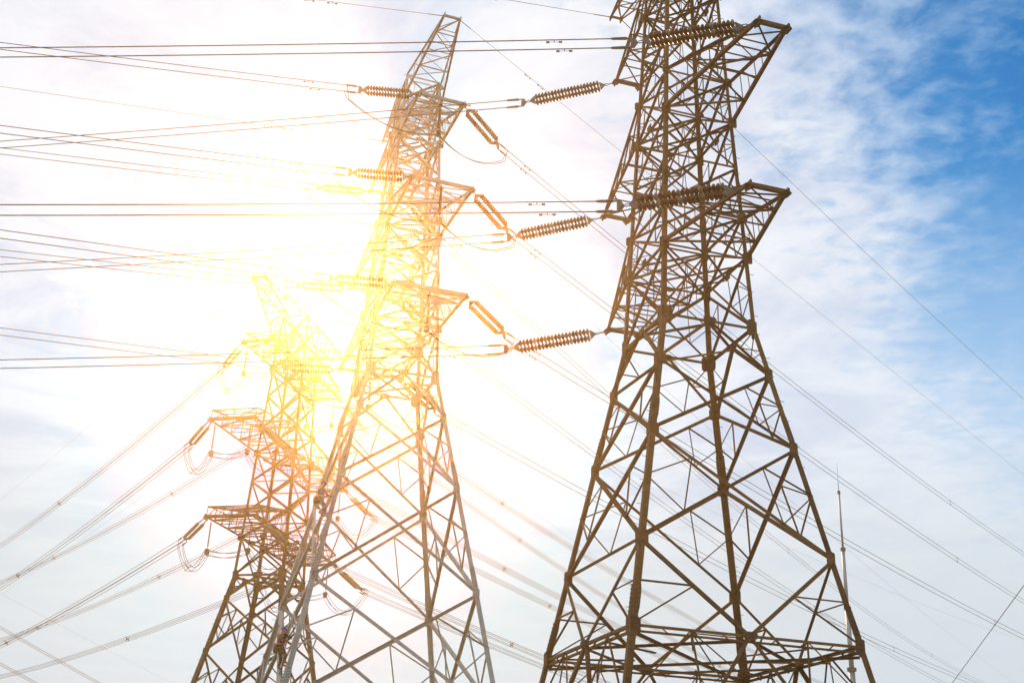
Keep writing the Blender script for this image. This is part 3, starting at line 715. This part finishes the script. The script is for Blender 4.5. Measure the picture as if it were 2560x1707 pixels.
# ------------------------------------------------------------------ the two climbers
SKIN = mat('skin', (.35, .19, .12), (.42, .24, .16), .6, 0, 10)
BLUE = mat('blue_workwear', (.10, .12, .20), (.17, .19, .29), .85, 0, 14)
CAMO1 = mat('camouflage_cloth', (.045, .040, .018), (.20, .16, .08), .9, 0, 11)
_t = CAMO1.node_tree; _bs = _t.nodes['Principled BSDF']; _tcn = _t.nodes.new('ShaderNodeTexCoord'); _nz = _t.nodes.new('ShaderNodeTexNoise'); _nz.inputs['Scale'].default_value = 13; _nz.inputs['Detail'].default_value = 2
_t.links.new(_tcn.outputs['Object'], _nz.inputs['Vector']); _cr_ = _t.nodes.new('ShaderNodeValToRGB'); _cr_.color_ramp.interpolation = 'CONSTANT'
_cr_.color_ramp.elements[0].color = (.025, .022, .010, 1); _cr_.color_ramp.elements[1].position = .45; _cr_.color_ramp.elements[1].color = (.085, .070, .025, 1)
for _p, _c in ((.53, (.17, .13, .06, 1)), (.60, (.30, .24, .13, 1))): _e = _cr_.color_ramp.elements.new(_p); _e.color = _c
_t.links.new(_nz.outputs[0], _cr_.inputs[0]); _t.links.new(_cr_.outputs[0], _bs.inputs['Base Color'])
HELM = mat('blue_helmet', (.07, .06, .42), (.10, .08, .50), .25, 0, 3)
STRAP_Y = mat('yellow_strap', (.65, .38, .04), (.75, .46, .06), .7, 0, 8)
STRAP_O = mat('orange_strap', (.80, .12, .03), (.9, .17, .05), .7, 0, 8)
BOOT_M = mat('boot_leather', (.20, .12, .03), (.30, .19, .05), .7, 0, 12)
BAGM = mat('canvas_bag', (.13, .11, .05), (.20, .17, .08), .9, 0, 12)
def person(label, base, yaw, J, cloth, strap, bag=False):
    """J: dict joint -> (x,y,z); x is forward (towards the leg being climbed)."""
    root = empty('person', base, yaw); tag(root, label, 'person')
    names = list(J); idx = {n: i for i, n in enumerate(names)}
    edges = [('pelvis', 'waist'), ('waist', 'chest'), ('chest', 'neck'), ('neck', 'head'), ('head', 'crown')]
    rad = dict(pelvis=.150, waist=.135, chest=.165, neck=.062, head=.088, crown=.075)
    for s in 'lr':
        edges += [('chest', 'sho' + s), ('sho' + s, 'elb' + s), ('elb' + s, 'wri' + s), ('wri' + s, 'palm' + s), ('pelvis', 'hip' + s), ('hip' + s, 'kne' + s), ('kne' + s, 'ank' + s), ('ank' + s, 'toe' + s)]
        rad.update({'sho' + s: .078, 'elb' + s: .056, 'wri' + s: .036, 'palm' + s: .034, 'hip' + s: .105, 'kne' + s: .073, 'ank' + s: .052, 'toe' + s: .044})
    me = bpy.data.meshes.new('body'); me.from_pydata([J[n] for n in names], [(idx[a], idx[b]) for a, b in edges], []); me.update()
    o = bpy.data.objects.new('body', me); C.objects.link(o)
    md = o.modifiers.new('s', 'SKIN'); o.modifiers.new('d', 'SUBSURF').levels = 2; o.modifiers['d'].render_levels = 2
    for n in names:
        v = me.skin_vertices[0].data[idx[n]]; v.radius = (rad[n], rad[n]); v.use_root = (n == 'pelvis')
    dg = bpy.context.evaluated_depsgraph_get(); nm = bpy.data.meshes.new_from_object(o.evaluated_get(dg))
    bpy.data.objects.remove(o); bm = bmesh.new(); bm.from_mesh(nm)
    # fingers and thumb, rooted inside the palm and curled round the steel
    for s in 'lr':
        pw, pp = Vector(J['wri' + s]), Vector(J['palm' + s]); d = (pp - pw).normalized(); sd = d.cross(UP).normalized(); dn = sd.cross(d)
        fl = [(-.03, .075, 0), (-.01, .088, 0), (.011, .082, 0), (.032, .066, 0), (-.045, .055, 1)]
        for off, ln, th in fl:
            b_ = MB()
            if th: q = [pp - d * .03 + sd * off * .6, pp + sd * off * 1.3 + d * .01, pp + sd * off * 1.2 + d * .04]
            else: q = [pp - d * .01 + sd * off, pp + d * (ln * .55) + sd * off - dn * .005, pp + d * (ln * .85) + sd * off - dn * .03, pp + d * (ln * .75) + sd * off - dn * .055]
            b_.tube(q, [.011, .010, .009, .007][:len(q)], 6); tm = b_.mesh('t', None); bm.from_mesh(tm); bpy.data.meshes.remove(tm)
    # nose and ears
    hd = Vector(J['head']); fw = Vector((math.cos(.0), 0, 0))
    b_ = MB(); b_.tube([hd + fw * .075 + UP * .02, hd + fw * .115 - UP * .015, hd + fw * .08 - UP * .025], [.012, .018, .012], 6)
    for sy in (-1, 1): b_.tube([hd + Vector((-.005, sy * .082, .02)), hd + Vector((-.012, sy * .098, .0)), hd + Vector((-.0, sy * .084, -.03))], [.012, .022, .010], 6)
    tm = b_.mesh('t', None); bm.from_mesh(tm); bpy.data.meshes.remove(tm)
    bm.to_mesh(nm); bm.free(); nm.materials.clear()
    for m in (SKIN, cloth, BOOT_M): nm.materials.append(m)
    segs = [(a, b, 0 if (a.startswith('wri') or b in ('head', 'crown', 'neck')) else 1) for a, b in edges]
    for p in nm.polygons:
        c = p.center; best = None
        for a, b, kk in segs:
            A, B = Vector(J[a]), Vector(J[b]); t = max(0, min(1, (c - A).dot(B - A) / (B - A).length_squared)); dd = (c - A.lerp(B, t)).length
            if best is None or dd < best[0]:
                best = (dd, 2 if a.startswith('ank') or (b.startswith('ank') and t > .86) else (1 if b == 'neck' and t < .5 else kk))
        p.material_index = best[1]; p.use_smooth = True
    ob = bpy.data.objects.new('body', nm); C.objects.link(ob); ob.parent = root
    # helmet: dome with brim
    h = MB(); prof = [(.125, -.01), (.120, .0), (.118, .03), (.105, .075), (.07, .108), (.02, .122)]; nn = 14; vs = []; fs = []
    for r_, z in prof:
        for j in range(nn):
            t = 2 * math.pi * j / nn; k = 1.0 + (.22 * max(0, math.cos(t)) if z < .005 else 0); vs.append((r_ * 1.08 * math.cos(t) * k, r_ * math.sin(t), z))
    for i in range(len(prof) - 1):
        for j in range(nn): fs.append((i * nn + j, i * nn + (j + 1) % nn, (i + 1) * nn + (j + 1) % nn, (i + 1) * nn + j))
    fs.append(tuple(range((len(prof) - 1) * nn, len(prof) * nn))); h.add(vs, fs)
    hm_ = h.build('helmet', HELM, root, True); hm_.location = hd + Vector((0, 0, .045))
    # safety harness: belt and back straps
    h = MB(); wv = Vector(J['waist']) - UP * .03
    ring = [wv + Vector((math.cos(t) * .172, math.sin(t) * .172, 0)) for t in [2 * math.pi * i / 18 for i in range(19)]]
    h.tube(ring, .024, 6)
    ch = Vector(J['chest']); shl, shr = Vector(J['shol']), Vector(J['shor'])
    for s_, o_ in ((shl, 1), (shr, -1)):
        h.tube([wv + Vector((-.17, .10 * -o_, 0)), ch.lerp(wv, .5) + Vector((-.178, 0, 0)), ch + Vector((-.172, .06 * o_, .06)), (ch + s_) / 2 + Vector((-.05, 0, .125)), ch + Vector((.165, .075 * o_, 0)), wv + Vector((.17, .08 * o_, 0))], .020, 5)
    h.build('harness', strap, root)
    if bag:
        h = MB(); hp = Vector(J['pelvis']) + Vector((-.16, .14, -.06))
        h.tube([hp + UP * .16, hp + UP * .12, hp - UP * .12, hp - UP * .17], [.08, .105, .115, .06], 10); h.build('tool_bag', BAGM, root, True)
        h = MB(); q = Vector(J['pelvis']) + Vector((.10, -.16, .0)); h.tube([q, q + Vector((.07, -.02, -.35)), q + Vector((.10, 0, -.62)), q + Vector((.03, .0, -.70)), q + Vector((-.03, .0, -.60))], .012, 6); h.build('lanyard', strap, root)
    return root
def leg_at(z, da, db): 
    h = TM.h(z); return TM.world((-h + da, -h + db, z))
# lower worker: camouflage clothes, right arm reaching up to the leg, one knee bent
zlow = 8.82
J1 = dict(pelvis=(.0, 0, .90), waist=(-.03, 0, 1.06), chest=(-.01, 0, 1.33), neck=(.03, 0, 1.50), head=(.06, 0, 1.63), crown=(.055, 0, 1.71),
    shol=(.02, .21, 1.41), elbl=(.26, .24, 1.20), wril=(.45, .12, 1.34), palml=(.52, .08, 1.38), shor=(.02, -.21, 1.41), elbr=(.30, -.22, 1.32), wrir=(.48, -.10, 1.52), palmr=(.55, -.07, 1.57),
    hipl=(.02, .11, .86), knel=(.14, .13, .46), ankl=(.05, .12, .09), toel=(.24, .12, .04), hipr=(.02, -.11, .86), kner=(.24, -.12, .58), ankr=(.12, -.12, .20), toer=(.30, -.12, .15))
person('person in camouflage workwear with orange harness and blue helmet, lower on the middle pylon', leg_at(zlow, -.33, -.02), .334 + .30, J1, CAMO1, STRAP_O, True)
zu = 15.95
J2 = dict(pelvis=(-.04, 0, .86), waist=(-.06, 0, 1.00), chest=(-.02, 0, 1.26), neck=(.03, 0, 1.42), head=(.06, 0, 1.55), crown=(.055, 0, 1.63),
    shol=(.0, .21, 1.33), elbl=(.20, .25, 1.06), wril=(.42, .15, 1.10), palml=(.49, .12, 1.13), shor=(.0, -.21, 1.33), elbr=(.17, -.25, 1.04), wrir=(.42, -.14, 1.04), palmr=(.49, -.10, 1.06),
    hipl=(-.02, .11, .82), knel=(.26, .13, .52), ankl=(.02, .12, .24), toel=(.19, .12, .20), hipr=(-.02, -.11, .82), kner=(.20, -.12, .43), ankr=(.06, -.12, .08), toer=(.24, -.12, .03))
person('person in blue-grey workwear with yellow belt and blue helmet, higher on the middle pylon', leg_at(zu, -.37, -.02), .334 + .25, J2, BLUE, STRAP_Y, True)
print('parts', TR.cnt, TM.cnt, TL.cnt)
